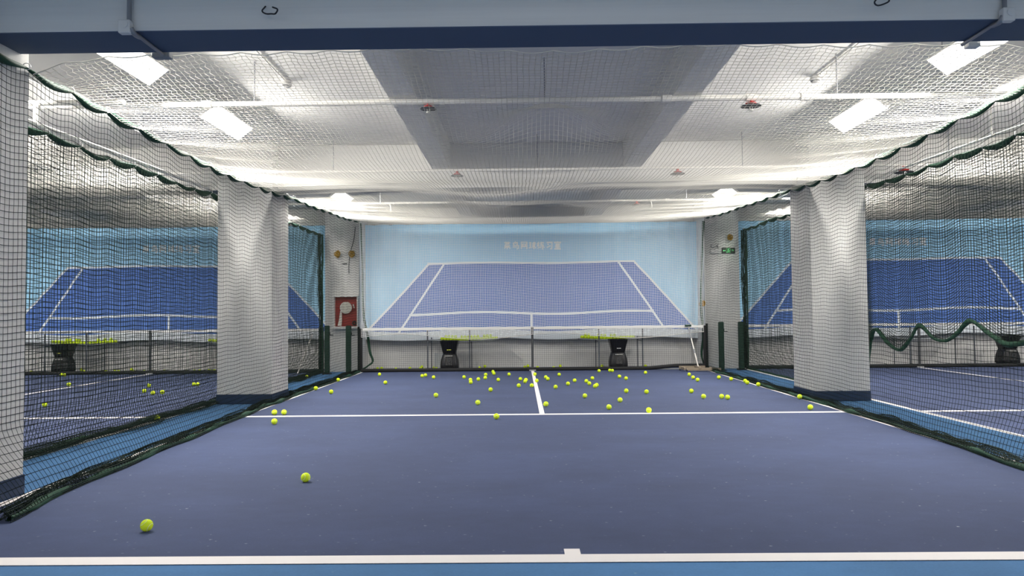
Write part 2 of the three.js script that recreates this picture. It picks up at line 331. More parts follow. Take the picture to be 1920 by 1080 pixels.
// x is the net's plane, toward is +1/-1 for the side its foot spills to, low(d) the height of its hem, spill(d) how far the foot lies out
function sideNet(label, group, x, toward, d0, d1, topY, low, spill, opt = {}) {
  const g = thing('side_net', label, 'net', group);
  const nu = Math.round((d1 - d0) / 0.045), nv = opt.rows || 64, t = new Threads(), key = x * 3.1;
  const bill = (d, y) => 0.018 * Math.sin(d * 1.7 + key) * Math.sin(Math.PI * clamp(y / 2.9, 0, 1)) + 0.012 * (noise2(d * 2.4 + key, y * 1.1) - 0.5);
  const at = (d, v, o) => {
    const yt = topY(d), yl = low(d), y0 = yt + (yl - yt) * v;
    const y = y0 + (0.010 * Math.sin(2 * Math.PI * d / HOOK) * (1 - v) ** 2 + 0.016 * (noise2(d * 1.8 + key, v * 6) - 0.5)) * (v > 0 && v < 1 ? 1 : 0);
    o[0] = x + toward * spill(d) * (1 - smooth(0, 0.5, y - yl)) + bill(d, y); o[1] = Math.max(y, 0.008); o[2] = -d;
  };
  const o = [0, 0, 0];
  t.grid(nu, nv, (i, j, q) => { const d = d0 + (d1 - d0) * i / nu; at(d, j / nv, q); q[2] += 0.006 * (noise2(i * 0.31, j * 0.27 + key) - 0.5); }, [AX, AY], [AX, AZ], opt.twine || [0.0025, 0.0018]);
  part('netting', t.geo(), M.greenThread, g, 'square mesh of dark green twine', 'stuff');
  // edge tape along the top, tied up at every hook
  const pts = []; const N = Math.round((d1 - d0) / 0.05);
  for (let k = 0; k <= N; k++) { const d = d0 + (d1 - d0) * k / N; at(d, 0, o); pts.push([o[0], o[1] + 0.004, d]); }
  part('top_band', sweep(pts, (k, an) => { const d = pts[k][2], s = Math.abs(Math.sin(Math.PI * d / HOOK)); return (0.010 + 0.020 * s ** 0.7) * (1 + 0.35 * Math.sin(2 * an + d * 3)); }, 8), M.greenBand, g, 'green edge tape');
  // hem
  const hp = [], hem = new Threads(), W0 = opt.heap ?? 0.07;
  for (let k = 0; k <= N * 2; k++) { const d = d0 + (d1 - d0) * k / (2 * N); at(d, 1, o); hp.push([o[0] + hemWave(d, key) * (opt.lifted ? 0.3 : 1), Math.max(o[1], 0.012) + (opt.lifted ? 0 : 0.012), d]); }
  part('hem', sweep(hp, (k, an) => (opt.lifted ? 0.023 : 0.008 + 0.022 * noise2(k * 0.09 + key, 6)) * (1 + 0.3 * Math.sin(an * 2 + k * 0.2) + 0.25 * (noise2(k * 0.5, an * 1.3) - 0.5)), 7), M.greenBand, g, 'green edge tape');
  if (W0) {                                        // slack netting heaped along the foot
    for (let layer = 0; layer < 3; layer++) {
      const ph = key + layer * 5.3, nU = Math.round((d1 - d0) / 0.04), nV = 7;
      hem.grid(nU, nV, (i, j, q) => {
        const d = d0 + (d1 - d0) * i / nU, k = Math.min(hp.length - 1, Math.round(i / nU * (hp.length - 1))), v = j / nV, w = W0 * (0.45 + 0.9 * noise2(d * 1.1 + ph, 8));
        q[0] = hp[k][0] - toward * (v * w * 1.25 - 0.02 + 0.03 * (noise2(d * 5 + ph, v * 3) - 0.5) * v);
        q[1] = 0.008 + 0.075 * Math.sin(Math.PI * Math.min(1, v * 1.05)) * noise2(d * 2.7 + ph, v * 2.2 + layer) + 0.012 * layer; q[2] = -d + 0.03 * (noise2(d * 4 + ph, v * 4) - 0.5);
      }, [AY, AX], [AY, AZ], 0.0030);
    }
    part('slack_netting', hem.geo(), M.greenThread, g, 'slack netting heaped on the floor', 'stuff');
  }
  if (opt.bundle) {                                // far end gathered into a hanging bundle
    const b = new Threads(), yt = topY(d1);
    for (let m = 0; m < 46; m++) { const l = [], a = rr(0, 6.3), R = opt.bundle * Math.sqrt(rnd()); for (let k = 0; k <= 40; k++) { const y = yt + (0.03 - yt) * k / 40, w = 0.5 + 0.6 * noise2(k * 0.13, 2.5); l.push(x + Math.cos(a + k * 0.05) * R * w + 0.008 * (hash(k, m) - 0.5), y, -d1 + Math.sin(a + k * 0.05) * R * w + 0.008 * (hash(m, k) - 0.5)); } b.line(l, AX, AZ, 0.0035, 3); }
    part('gathered_end', b.geo(), M.greenThread, g, 'end of the net gathered into an upright bundle', 'stuff');
    const e = []; for (let k = 0; k <= 30; k++) { const y = yt + (0.03 - yt) * k / 30; e.push([x + opt.bundle * 0.8 * (0.6 + 0.5 * noise2(k * 0.2, 9)), y, d1 - 0.02]); }
    part('end_band', sweep(e, 0.016, 6), M.greenBand, g, 'green edge tape');
  }
  // ties that carry the edge tape
  for (let d = Math.ceil(d0 / HOOK) * HOOK; d < d1; d += HOOK) part('tie', new THREE.TorusGeometry(0.022, 0.0035, 5, 12).rotateY(0.6).translate(x, topY(d) + 0.016, -d), M.plasticWhite, g);
  return g;
}
const floorLow = () => 0.012;
sideNet('dark green net along the left side of the middle lane', 'lane side nets', -3.64, 1, 4.35, 15.5, edgeY, floorLow, d => curveT([[4.2, 0.37], [5, 0.27], [6.2, 0.2], [7, 0.16], [8.6, 0.08], [10, 0.03], [16, 0.02]], d), { heap: 0.13 });
sideNet('dark green net along the right side of the middle lane', 'lane side nets', 3.64, -1, 4.9, 15.5, edgeY, floorLow, d => curveT([[5, 0.17], [6.5, 0.09], [8, 0.03], [9, 0.02], [16, 0.02]], d), { heap: 0.10 });
const gapTop = d => 2.85 + 0.03 * smooth(8, 10, d) + 0.05 * smooth(10, 15, d) - 0.035 * Math.abs(Math.sin(Math.PI * d / HOOK)) + 0.03 * (noise2(d * 1.9, 4) - 0.5);
sideNet('dark green net of the left lane, behind the columns on the left', 'neighbouring lane nets', -4.47, -1, 5.8, 15.55, gapTop, floorLow, () => 0.06, { heap: 0.14, bundle: 0.07, twine: [0.0034, 0.0031] });
const lift = d => d > 10.2 ? 0.012 : curveT([[5.6, 0.92], [6.6, 0.95], [7.21, 0.86], [7.5, 0.95], [7.83, 1.08], [8.05, 0.94], [8.26, 0.86], [8.5, 0.88], [8.8, 1.02], [9.0, 0.84], [9.22, 0.71], [9.5, 0.78], [9.9, 0.94], [10.1, 0.5], [10.21, 0.012]], d);
sideNet('dark green net of the right lane with its foot hitched up in loops', 'neighbouring lane nets', 4.47, 1, 5.8, 15.55, gapTop, lift, d => d > 10.2 ? 0.06 : 0, { heap: 0, bundle: 0.07, lifted: true, twine: [0.0034, 0.0031] });

// overhead nets
const MIDY = [[5.05, 3.04], [5.4, 2.96], [5.75, 2.90], [6.2, 2.85], [6.8, 2.77], [7.5, 2.71], [8.5, 2.73], [9.5, 2.88], [10.3, 2.965], [11, 2.955], [12, 2.93], [13, 2.95], [14, 3.02], [15.45, 3.10]];
const tent = (x, d, x0, d0, amp, sx, near, far) => { const t = d < d0 ? clamp(1 - (d0 - d) / near, 0, 1) : clamp(1 - (d - d0) / far, 0, 1); const s = t * t * (3 - 2 * t); return amp * s * Math.exp(-(((x - x0) / sx) ** 2)); };
function roofY(x, d) {
  const a = Math.abs(x) / 3.62, e = edgeY(d) - 0.005, m = curveT(MIDY, d);
  let y = e + (m - e) * (1 - a ** (3.2 + 9 * smooth(6.3, 5.05, d)));
  y += tent(x, d, 0.03, 6.65, 0.275, 0.46, 0.75, 0.55) + tent(x, d, 0.1, 12.6, 0.17, 0.75, 1.3, 1.0);
  y -= 0.11 * Math.exp(-(((x + 0.35) / 1.0) ** 2)) * smooth(8.6, 9.8, d) * smooth(12.0, 10.6, d);
  y += 0.05 * (noise2(x * 0.9 + 7, d * 0.8) - 0.5) * (1 - a) + 0.02 * Math.sin(x * 2.3 + 0.4) * (1 - a * a) * smooth(8, 10, d) * smooth(12, 10.5, d);
  if (d < 5.4) y -= 0.02 * Math.abs(Math.sin(Math.PI * x / 0.31)) * smooth(5.4, 5.05, d);
  return y;
}
function roofNet(lx, label, cell, r, sides) {
  const g = thing('overhead_net', label, 'net', 'overhead nets'), t = new Threads(), d0 = 5.04, d1 = 15.42, hw = 3.62;
  const nu = Math.round(2 * hw / cell), nv = Math.round((d1 - d0) / cell);
  t.grid(nu, nv, (i, j, o) => {
    const x = -hw + 2 * hw * i / nu, d = d0 + (d1 - d0) * j / nv, lean = 0.012 * Math.sin(i * 1.0) * smooth(1.2, 2.6, Math.abs(x)) * (j & 1 ? 1 : -1) * smooth(9, 6, d);
    o[0] = lx + x + lean + 0.010 * (noise2(i * 0.23, j * 0.19) - 0.5); o[1] = roofY(x, d); o[2] = -d + 0.016 * (noise2(i * 0.17 + 40, j * 0.21) - 0.5);
  }, sides === 2 ? [AZ, AY] : [AY, AZ], sides === 2 ? [AX, AY] : [AX, AY], r, sides);
  part('netting', t.geo(), M.whiteThread, g, 'square mesh of white twine', 'stuff');
  const h = []; for (let k = 0; k <= 120; k++) { const x = -hw + 2 * hw * k / 120; h.push([lx + x, roofY(x, d1), d1]); }
  part('edge_cord', sweep(h, 0.006, 6), M.whiteThread, g);
  const f = []; for (let k = 0; k <= 180; k++) { const x = -hw + 2 * hw * k / 180; f.push([lx + x, roofY(x, d0), d0]); }
  part('edge_cord', sweep(f, 0.004, 6), M.whiteThread, g);
}
roofNet(0, 'white net slung under the ceiling over the middle lane, tented up in the centre', 0.042, 0.0019, 3);
roofNet(-LANE, 'white net slung under the ceiling over the left lane', 0.052, 0.0032, 3);
roofNet(LANE, 'white net slung under the ceiling over the right lane', 0.052, 0.0032, 3);
// white net hanging before the banner
{
  const g = thing('backdrop_net', 'white net hanging in front of the banner of the middle lane', 'net'), t = new Threads(), hw = 3.6, cell = 0.036;
  const nu = Math.round(2 * hw / cell), top = x => roofY(x, 15.42), bot = x => 0.74 + 0.06 * Math.sin(x * 1.9 + 0.6), nv = Math.round(2.4 / cell);
  t.grid(nu, nv, (i, j, o) => { const x = -hw + 2 * hw * i / nu, v = j / nv; o[0] = x + 0.012 * (noise2(i * 0.13, j * 0.2) - 0.5); o[1] = top(x) + (bot(x) - top(x)) * v + 0.012 * (noise2(i * 0.21, j * 0.11 + 3) - 0.5); o[2] = -15.42 - 0.12 * Math.sin(Math.PI * v * 0.5) + 0.03 * Math.sin(x * 5) * v; }, [AY, AZ], [AX, AZ], 0.0031);
  part('netting', t.geo(), M.paleThread, g, 'square mesh of white twine', 'stuff');
  const e = []; for (let k = 0; k <= 120; k++) { const x = -hw + 2 * hw * k / 120; e.push([x, bot(x), 15.54]); }
  part('hem', sweep(e, 0.007, 6), M.whiteThread, g, 'white hem cord');
  const side = (s, pts) => { const p = new THREE.CatmullRomCurve3(pts.map(q => V(...q))).getPoints(60).map(v => [v.x, v.y, -v.z]); part('side_band', sweep(p, (k, an) => 0.022 * (1 + 0.35 * Math.sin(2 * an + k * 0.15)), 7), M.greenBand, g, 'green edge tape'); };
  side(-1, [[-3.6, 3.15, 15.5], [-3.58, 2.2, 15.55], [-3.56, 1.2, 15.58], [-3.5, 0.75, 15.7], [-3.46, 0.42, 15.72], [-3.40, 0.22, 15.72], [-3.50, 0.13, 15.72], [-3.62, 0.05, 15.7]]);
  side(1, [[3.62, 3.12, 15.5], [3.58, 2.2, 15.55], [3.56, 1.3, 15.58], [3.62, 0.7, 15.68], [3.58, 0.3, 15.7], [3.64, 0.04, 15.7]]);
}

// ------------------------------------------------------------------ tennis nets
const ND = 15.58, NH = 0.925;
for (const lx of LANES) {
  const lane = lx === 0 ? 'middle' : lx < 0 ? 'left' : 'right', hw = 3.62;
  const g = thing('tennis_net', `black tennis net with white headband across the ${lane} lane`, 'tennis net', 'tennis nets');
  const t = new Threads(), nu = 161, nv = 20, wob = (i, j) => 0.01 * (noise2(i * 0.2 + lx, j * 0.3) - 0.5);
  t.grid(nu, nv, (i, j, o) => { const x = -hw + 2 * hw * i / nu; o[0] = lx + x + wob(i, j); o[1] = 0.06 + (NH - 0.05 - 0.06) * j / nv + wob(j, i); o[2] = -ND + 0.02 * Math.sin(x * 1.3) * (1 - j / nv); }, [AY, AZ], [AX, AZ], 0.0018);
  if (lx === 0) t.grid(nu, 6, (i, j, o) => { const x = -hw + 2 * hw * i / nu + 0.02; o[0] = x; o[1] = 0.64 + 0.24 * j / 6 + 0.012; o[2] = -ND - 0.015; }, [AY, AZ], [AX, AZ], 0.0016);
  part('netting', t.geo(), M.blackThread, g, 'black square mesh', 'stuff');
  part('headband', new RoundedBoxGeometry(2 * hw, 0.056, 0.014, 2, 0.006).translate(lx, NH - 0.02, -ND), M.tape, g, 'white headband');
  const bot = []; for (let k = 0; k <= 80; k++) { const x = -hw + 2 * hw * k / 80; bot.push([lx + x, 0.04 + 0.05 * smooth(2.35, 3.1, x) * (lx === 0 ? 1 : 0), ND]); }
  part('foot_band', sweep(bot, (k, an) => 0.012 + 0.026 * Math.abs(Math.sin(an)), 8), M.blackBand, g, 'black foot band');
  for (const s of [-1, 1]) {
    part('end_band', bx(lx + s * hw - 0.03, lx + s * hw + 0.03, 0.03, NH, ND - 0.008, ND + 0.008), M.blackBand, g, 'black end band');
    part('post', rod(V(lx + s * (hw + 0.05), 0, ND), V(lx + s * (hw + 0.05), NH + 0.04, ND), 0.024, 12), M.machineDark, g, 'black post');
    for (let k = 0; k < 6; k++) part('lacing', new THREE.TorusGeometry(0.03, 0.004, 5, 10).translate(lx + s * (hw + 0.03), 0.12 + k * 0.145, -ND), M.tape, g);
  }
  part('centre_strap', bx(lx - 0.025, lx + 0.025, 0.02, NH, ND - 0.012, ND + 0.012), M.darkGrey, g, 'grey centre strap');
  part('strap_anchor', bx(lx - 0.07, lx + 0.07, 0.003, 0.03, ND - 0.04, ND + 0.02, 0.004), M.grey, g, 'metal anchor plate');
  part('floor_tube', rod(V(lx - hw, 0.018, ND + 0.03), V(lx + hw, 0.018, ND + 0.03), 0.014, 8), M.panelGrey, g, 'pale floor tube');
}
// padded posts beside the nets
for (const [x, d, label] of [[-3.76, 15.05, 'dark green padded post below the red hose cabinet'], [-4.24, 15.2, 'dark green padded post at the far end of the left lane net'], [3.88, 15.25, 'dark green padded post standing alone right of the tennis net'], [4.33, 15.4, 'dark green padded post in front of the right lane banner']]) {
  const g = thing('padded_post', label, 'post', null, x, 0, -d);
  part('padding', new RoundedBoxGeometry(0.10, 0.98, 0.10, 3, 0.02).translate(0, 0.51, 0), M.padGreen, g, 'dark green padding');
  part('base_plate', new RoundedBoxGeometry(0.16, 0.02, 0.16, 2, 0.004).translate(0, 0.01, 0), M.blackBand, g);
  part('winch', rod(new THREE.Vector3(0.05, 0.80, 0), new THREE.Vector3(0.13, 0.80, 0), 0.009, 8), M.machineDark, g, 'small black crank');
  part('winch_handle', rod(new THREE.Vector3(0.06, 0.80, 0.0), new THREE.Vector3(0.06, 0.86, 0.0), 0.008, 8), M.machineDark, g);
}

// ------------------------------------------------------------------ ball machines
function ballMachine(label, x, d, print) {
  const g = thing('ball_machine', label, 'ball machine', 'ball machines', x, 0, -d);
  part('body', loft([[0.03, 0.165, 0.15, 4], [0.07, 0.195, 0.18, 4.5], [0.14, 0.195, 0.185, 4.5], [0.24, 0.182, 0.175, 4.5], [0.33, 0.152, 0.15, 4.5], [0.375, 0.135, 0.135, 4.5]]), M.machine, g, 'black plastic body');
  const outer = [[0.37, 0.138, 0.14, 5], [0.40, 0.146, 0.15, 5], [0.52, 0.172, 0.18, 6], [0.63, 0.197, 0.205, 7], [0.645, 0.200, 0.21, 7]], inner = [[0.645, 0.190, 0.20, 7], [0.52, 0.160, 0.17, 6], [0.42, 0.12, 0.13, 5]];
  part('hopper', merged([loft(outer, 40, false), loft([outer[4], inner[0]], 40, false), loft(inner, 40, false), loft([[0.42, 0.12, 0.13, 5], [0.418, 0.12, 0.13, 5]], 40, true)]), M.machineDark, g, 'black flared hopper');
  part('front_panel', new RoundedBoxGeometry(0.15, 0.185, 0.02, 3, 0.008).rotateX(-0.16).translate(0, 0.21, 0.178), M.machineDark, g, 'glossy black front panel');
  part('launch_opening', new THREE.TorusGeometry(0.034, 0.008, 8, 20).rotateX(-0.16).translate(0.012, 0.235, 0.186), M.darkGrey, g);
  part('trim_strip', bx(-0.078, 0.078, 0.318, 0.332, -0.178, -0.155, 0.003), M.silver, g, 'silver strip');
  part('name_print', bx(-0.045, 0.045, 0.448, 0.464, -0.176, -0.15, 0.002), print ? M.yellowPrint : M.silver, g, print ? 'small yellow print' : 'small silver print');
  part('sensor', new RoundedBoxGeometry(0.04, 0.022, 0.01, 2, 0.004).translate(0.012, 0.155, 0.197), M.darkGrey, g);
  for (const s of [-1, 1]) part('wheel', new THREE.CylinderGeometry(0.045, 0.045, 0.03, 18).rotateZ(Math.PI / 2).translate(s * 0.15, 0.045, 0.1), M.machineDark, g, 'small black wheel');
}
ballMachine('black ball machine with yellow print, left of the centre strap', -1.77, 15.84, true);
ballMachine('black ball machine with silver print, right of the centre strap', 1.83, 15.84, false);
ballMachine('black ball machine behind the net of the left lane', -10.1, 15.84, true);
ballMachine('black ball machine at the right edge, behind the net of the right lane', 10.1, 15.84, false);

// ------------------------------------------------------------------ tennis balls and the stands they are kept on
const R = 0.0335;
const feltSphere = (a, b) => { const g = new THREE.SphereGeometry(R, a, b), p = g.attributes.position; for (let i = 0; i < p.count; i++) { const v = new THREE.Vector3().fromBufferAttribute(p, i), n = 1 + 0.012 * (noise2(v.x * 900 + 50, v.y * 900 + v.z * 700) - 0.5); p.setXYZ(i, v.x * n, v.y * n, v.z * n); } g.computeVertexNormals(); return g; };
const seamPath = (() => { const pts = []; for (let i = 0; i < 80; i++) { const t = i / 80 * 2 * Math.PI, a = 0.44 * Math.PI / 1; const x = 0.62 * Math.cos(t) + 0.26 * Math.cos(3 * t), y = 0.62 * Math.sin(t) - 0.26 * Math.sin(3 * t), z = 0.80 * Math.sin(2 * t); pts.push(new THREE.Vector3(x, y, z).normalize().multiplyScalar(R * 1.0005)); } return new THREE.CatmullRomCurve3(pts, true); })();
const bigBall = feltSphere(40, 28), smallBall = feltSphere(16, 11), seamGeo = new THREE.TubeGeometry(seamPath, 90, 0.0011, 5, true);
function ball(x, y, d, label, group, big) {
  const b = shade(new THREE.Mesh(big ? bigBall : smallBall, M.ball)); b.name = numbered('tennis_ball'); scene.add(b);
  b.position.set(x, y, -d); b.rotation.set(rr(0, 6), rr(0, 6), rr(0, 6)); b.userData = { label, category: 'tennis ball', group };
  if (big) { const s = shade(new THREE.Mesh(seamGeo, M.seam)); s.name = 'seam'; s.userData.label = 'pale seam'; b.add(s); }
  return b;
}
const ORD = ['first', 'second', 'third', 'fourth', 'fifth', 'sixth', 'seventh', 'eighth', 'ninth', 'tenth', 'eleventh', 'twelfth', 'thirteenth', 'fourteenth', 'fifteenth', 'sixteenth', 'seventeenth', 'eighteenth', 'nineteenth', 'twentieth', 'twenty-first', 'twenty-second', 'twenty-third', 'twenty-fourth', 'twenty-fifth', 'twenty-sixth', 'twenty-seventh', 'twenty-eighth', 'twenty-ninth', 'thirtieth', 'thirty-first', 'thirty-second', 'thirty-third', 'thirty-fourth', 'thirty-fifth', 'thirty-sixth', 'thirty-seventh', 'thirty-eighth', 'thirty-ninth', 'fortieth'];
const FRONT = [[-2.355, 4.155], [-2.985, 8.188], [-1.810, 5.350], [-0.532, 8.455]];
const COURT = [[-3.244, 8.965], [-3.126, 8.962], [-3.555, 11.895], [-3.575, 13.437], [-3.161, 11.331], [-3.042, 14.596], [-2.600, 12.820], [-2.137, 14.140], [-2.094, 14.308], [-1.880, 13.817], [-1.484, 10.729], [-1.308, 13.794], [-1.150, 13.211], [-1.112, 12.734], [-0.822, 9.796], [-1.014, 13.305], [-0.904, 13.593], [-0.930, 14.324], [-0.720, 11.458], [-0.816, 15.038], [-0.780, 14.577], [-0.653, 13.174], [-0.479, 14.339], [-0.286, 12.075], [-0.258, 13.286], [-0.178, 12.787], [-0.161, 13.105], [-0.073, 12.075], [0.023, 14.312], [0.028, 12.931], [0.209, 13.631], [0.070, 9.574], [0.233, 13.260], [0.302, 11.805], [0.485, 14.200], [0.533, 12.333], [0.686, 12.900], [0.653, 10.492], [0.876, 12.759], [0.887, 12.330], [1.036, 13.324], [0.936, 11.863], [0.980, 12.045], [1.334, 15.007], [0.840, 9.214], [1.562, 15.095], [1.609, 15.045], [1.562, 13.632], [1.078, 9.958], [1.626, 13.233], [1.326, 11.111], [2.184, 14.479], [1.603, 10.961], [1.277, 8.892], [2.916, 13.957], [2.276, 11.012], [2.838, 13.311], [2.804, 12.832], [2.278, 10.291], [3.290, 13.277], [2.523, 10.273], [2.576, 10.171], [3.407, 12.920], [3.536, 12.540], [3.483, 12.255], [3.560, 11.930], [3.555, 10.161], [3.259, 9.037]];
const BEHIND = [[-3.379, 16.142], [-3.313, 16.261], [-2.950, 15.967], [-2.678, 16.186], [-2.432, 16.078], [-2.468, 16.600], [-2.315, 15.817], [-2.162, 16.333], [-2.077, 16.005], [-1.145, 16.099], [-1.053, 16.680], [-0.160, 16.221], [-0.090, 16.578], [0.116, 16.092], [0.179, 15.679], [0.457, 15.971], [0.630, 16.488], [0.595, 15.768], [0.932, 15.636], [1.382, 15.767], [1.468, 15.788], [1.548, 16.391], [2.486, 16.275], [2.714, 15.921], [2.787, 15.833]];
const LEFT_COURT = [[-6.701, 9.969], [-9.744, 15.194], [-9.638, 15.130], [-8.227, 12.980], [-6.241, 11.711], [-6.629, 12.628], [-5.933, 11.379], [-4.471, 8.557], [-5.842, 11.488], [-5.928, 12.796], [-5.859, 12.790]];
const LEFT_BEHIND = [[-10.912, 16.007], [-9.828, 16.111], [-10.157, 16.854], [-9.307, 16.053], [-9.099, 16.029], [-9.011, 16.020], [-8.724, 15.767], [-9.005, 16.559], [-8.635, 15.904], [-8.504, 15.743], [-8.369, 15.874], [-8.200, 15.856], [-7.988, 15.980], [-7.442, 15.845], [-7.295, 15.903], [-7.211, 15.968], [-7.029, 16.023], [-6.882, 15.783], [-6.874, 15.930]];
const GAP = [[-4.362, 14.172]];
const FLOOR_Y = R + 0.003;
[['tennis ball nearest the viewer, at the lower left of the court'], ['tennis ball just before the left end of the service line'], ['tennis ball alone in the left half of the near court, second nearest'], ['tennis ball just before the service line, left of the centre line']].forEach(([l], i) => ball(FRONT[i][0], FLOOR_Y, FRONT[i][1], l, 'balls in the near court', true));
{
  // balls are listed from left to right as seen from the baseline
  let a = 0, b = 0;
  for (const [x, d] of COURT) {
    const left = x < 0;
    ball(x, FLOOR_Y, d, `tennis ball between service line and net, ${left ? ORD[a++] + ' from the left, left' : ORD[b++] + ' from the left, right'} of the centre line`, 'balls between the service line and the net', d < 10.8);
  }
}
BEHIND.forEach(([x, d], i) => ball(x, FLOOR_Y, Math.min(d, 16.58), `tennis ball on the floor behind the middle net, ${ORD[i]} from the left`, 'balls behind the middle net'));
LEFT_COURT.forEach(([x, d], i) => ball(x, FLOOR_Y, d, `tennis ball on the court of the left lane, ${ORD[i]} from the left`, 'balls in the left lane'));
LEFT_BEHIND.forEach(([x, d], i) => ball(x, FLOOR_Y, Math.min(d, 16.58), `tennis ball behind the left lane's net, ${ORD[i]} from the left`, 'balls behind the left net'));
GAP.forEach(([x, d]) => ball(x, R, d, 'tennis ball lying between the two nets left of the middle lane', 'balls between the nets'));
// a stand: four legs and a sagging tray, x0..x1 its legs, t0..t1 the tray
function ballStand(label, x0, x1, t0, t1, h) {
  const g = thing('ball_stand', label, 'ball stand', 'ball stands behind the nets'), d0 = 15.66, d1 = 16.34;
  for (const [x, d, top] of [[x0, d0, h + 0.20], [x1, d0, h + 0.20], [x0, d1, h], [x1, d1, h]]) {
    part('leg', rod(V(x, 0.0, d), V(x, top, d), d === d0 ? 0.015 : 0.012, 10), M.legGrey, g, 'grey tubular leg');
    part('foot', new RoundedBoxGeometry(0.09, 0.02, 0.05, 2, 0.006).translate(x, 0.013, -d), M.darkGrey, g);
  }
  part('rail', rod(V(t0, h - 0.06, d1), V(t1, h - 0.06, d1), 0.010, 8), M.legGrey, g, 'grey back rail');
  for (const x of [x0, x1]) part('rail', rod(V(x, h - 0.095, d0), V(x, h - 0.095, d1), 0.008, 8), M.legGrey, g, 'grey side rail');
  const tg = new THREE.BoxGeometry(t1 - t0, 0.012, 0.27, 30, 1, 4), p = tg.attributes.position;
  for (let i = 0; i < p.count; i++) p.setY(i, p.getY(i) + h - 0.045 - 0.03 * Math.cos(Math.PI * clamp(p.getX(i) / (t1 - t0), -0.5, 0.5)));
  tg.translate((t0 + t1) / 2, 0, -16.185); tg.computeVertexNormals();
  part('tray', tg, M.panelGrey, g, 'shallow grey tray');
  return (x, row) => h - 0.045 - 0.03 * Math.cos(Math.PI * clamp((x - (t0 + t1) / 2) / (t1 - t0), -0.5, 0.5)) + 0.006 + R;
}
const fillTray = (base, a, b, label, group, rows, heap) => {
  for (let r = 0; r < rows; r++) for (let x = a + R + (r % 2) * 0.03; x < b - R; x += 0.07) {
    ball(x + rr(-0.001, 0.001), base(x) , 16.10 + r * 0.07, label, group);
  }
  for (let r = 0; r < rows - 1; r++) for (let x = a + 0.12 + (r % 2) * 0.03; x < b - 0.12; x += 0.07) if (rnd() < heap) ball(x, base(x) + 0.052, 16.135 + r * 0.07, label, group);
};
{
  let f = ballStand('grey ball stand behind the left ball machine', -2.22, -1.33, -2.25, -0.72, 0.70);
  fillTray(f, -2.0, -0.74, 'tennis ball heaped in the tray behind the left ball machine', 'balls in the left tray', 2, 0.9);
  f = ballStand('grey ball stand behind the right ball machine', 1.41, 2.33, 1.02, 2.36, 0.70);
  fillTray(f, 1.05, 2.26, 'tennis ball heaped in the tray behind the right ball machine', 'balls in the right tray', 2, 0.6);
  f = ballStand('grey ball stand behind the ball machine of the left lane', -10.4, -9.5, -10.6, -9.0, 0.70);
  fillTray(f, -10.55, -9.1, "tennis ball heaped in the tray of the left lane's stand", 'balls in the left lane tray', 2, 0.4);
  f = ballStand('grey ball stand of the left lane, half hidden by the column', -6.7, -5.8, -7.1, -5.7, 0.70);
  fillTray(f, -7.08, -6.4, 'tennis ball in the tray half hidden by the left column', 'balls in the hidden tray', 1, 0);
  f = ballStand('grey ball stand behind the net of the right lane', 7.96, 9.3, 7.8, 9.35, 0.66);
}

// ------------------------------------------------------------------ things at the far end
{ // hose cabinet
  const x0 = -4.2, x1 = -3.72, y0 = 0.97, y1 = 1.60, d0 = 15.63, d1 = 15.75, g = thing('hose_cabinet', 'open red fire hose cabinet with white frame on the left column', 'hose cabinet', null);
  part('back_panel', bx(x0, x1, y0, y1, d1 - 0.012, d1), M.cabinetRed, g, 'red inside of the cabinet');
  for (const [n, a] of [['frame_side', bx(x0 - 0.03, x0, y0 - 0.03, y1 + 0.03, d0, d1, 0.004)], ['frame_side', bx(x1, x1 + 0.025, y0 - 0.03, y1 + 0.03, d0, d1, 0.004)], ['frame_top', bx(x0, x1, y1, y1 + 0.03, d0, d1, 0.004)], ['frame_sill', bx(x0 - 0.03, x1 + 0.02, y0 - 0.05, y0, d0 - 0.02, d1, 0.004)]]) part(n, a, M.plasticWhite, g, 'white metal frame');
  const reel = part('hose_reel', new THREE.CylinderGeometry(0.125, 0.125, 0.06, 36).rotateX(Math.PI / 2).translate(-3.965, 1.37, -(d1 - 0.05)), M.hose, g, 'coiled pale canvas hose');
  for (const r of [0.03, 0.055, 0.08, 0.105]) part('coil', new THREE.TorusGeometry(r, 0.010, 6, 36).translate(-3.965, 1.37, -(d1 - 0.083)), M.hose, reel);
  part('hose_end', sweep([[-4.07, 1.30, d1 - 0.06], [-4.075, 1.2, d1 - 0.06], [-4.08, 1.1, d1 - 0.06], [-4.1, 0.985, d1 - 0.06]], k => 0.018 + 0.008 * k, 10), M.hose, g, 'hanging flat hose end');
  part('valve', new THREE.TorusGeometry(0.035, 0.013, 8, 20).translate(-3.785, 1.04, -(d1 - 0.06)), M.machineDark, g, 'black valve wheel');
  part('nozzle', rod(V(-3.81, 1.44, d1 - 0.05), V(-3.79, 1.36, d1 - 0.05), 0.014, 10), M.silver, g, 'metal nozzle');
}
const coil = (label, x, y, d, s) => {
  const g = thing('cord_coil', label, 'cord', 'yellow cord coils on the end columns', x, y, -d);
  for (let k = 0; k < 6; k++) part('loop', new THREE.TorusGeometry(0.045 * s * rr(0.8, 1.1), 0.009, 6, 20).rotateX(rr(-0.4, 0.4)).rotateY(rr(-0.5, 0.5)).scale(rr(0.75, 1), rr(1, 1.3), 1).translate(rr(-0.02, 0.02), rr(-0.025, 0.025), 0.012 * k - 0.03), M.cord, g, 'loop of yellow brown cord');
  part('binding', new THREE.TorusGeometry(0.03, 0.012, 6, 16).rotateY(Math.PI / 2).translate(0, 0.01, 0), M.cord, g);
};
coil('coil of yellow brown cord above the hose cabinet, left of its pair', -4.14, 2.51, 15.66, 1);
coil('coil of yellow brown cord above the hose cabinet, right of its pair', -3.83, 2.51, 15.66, 1);
coil('coil of yellow brown cord above the green exit sign', 4.22, 2.77, 15.66, 1);
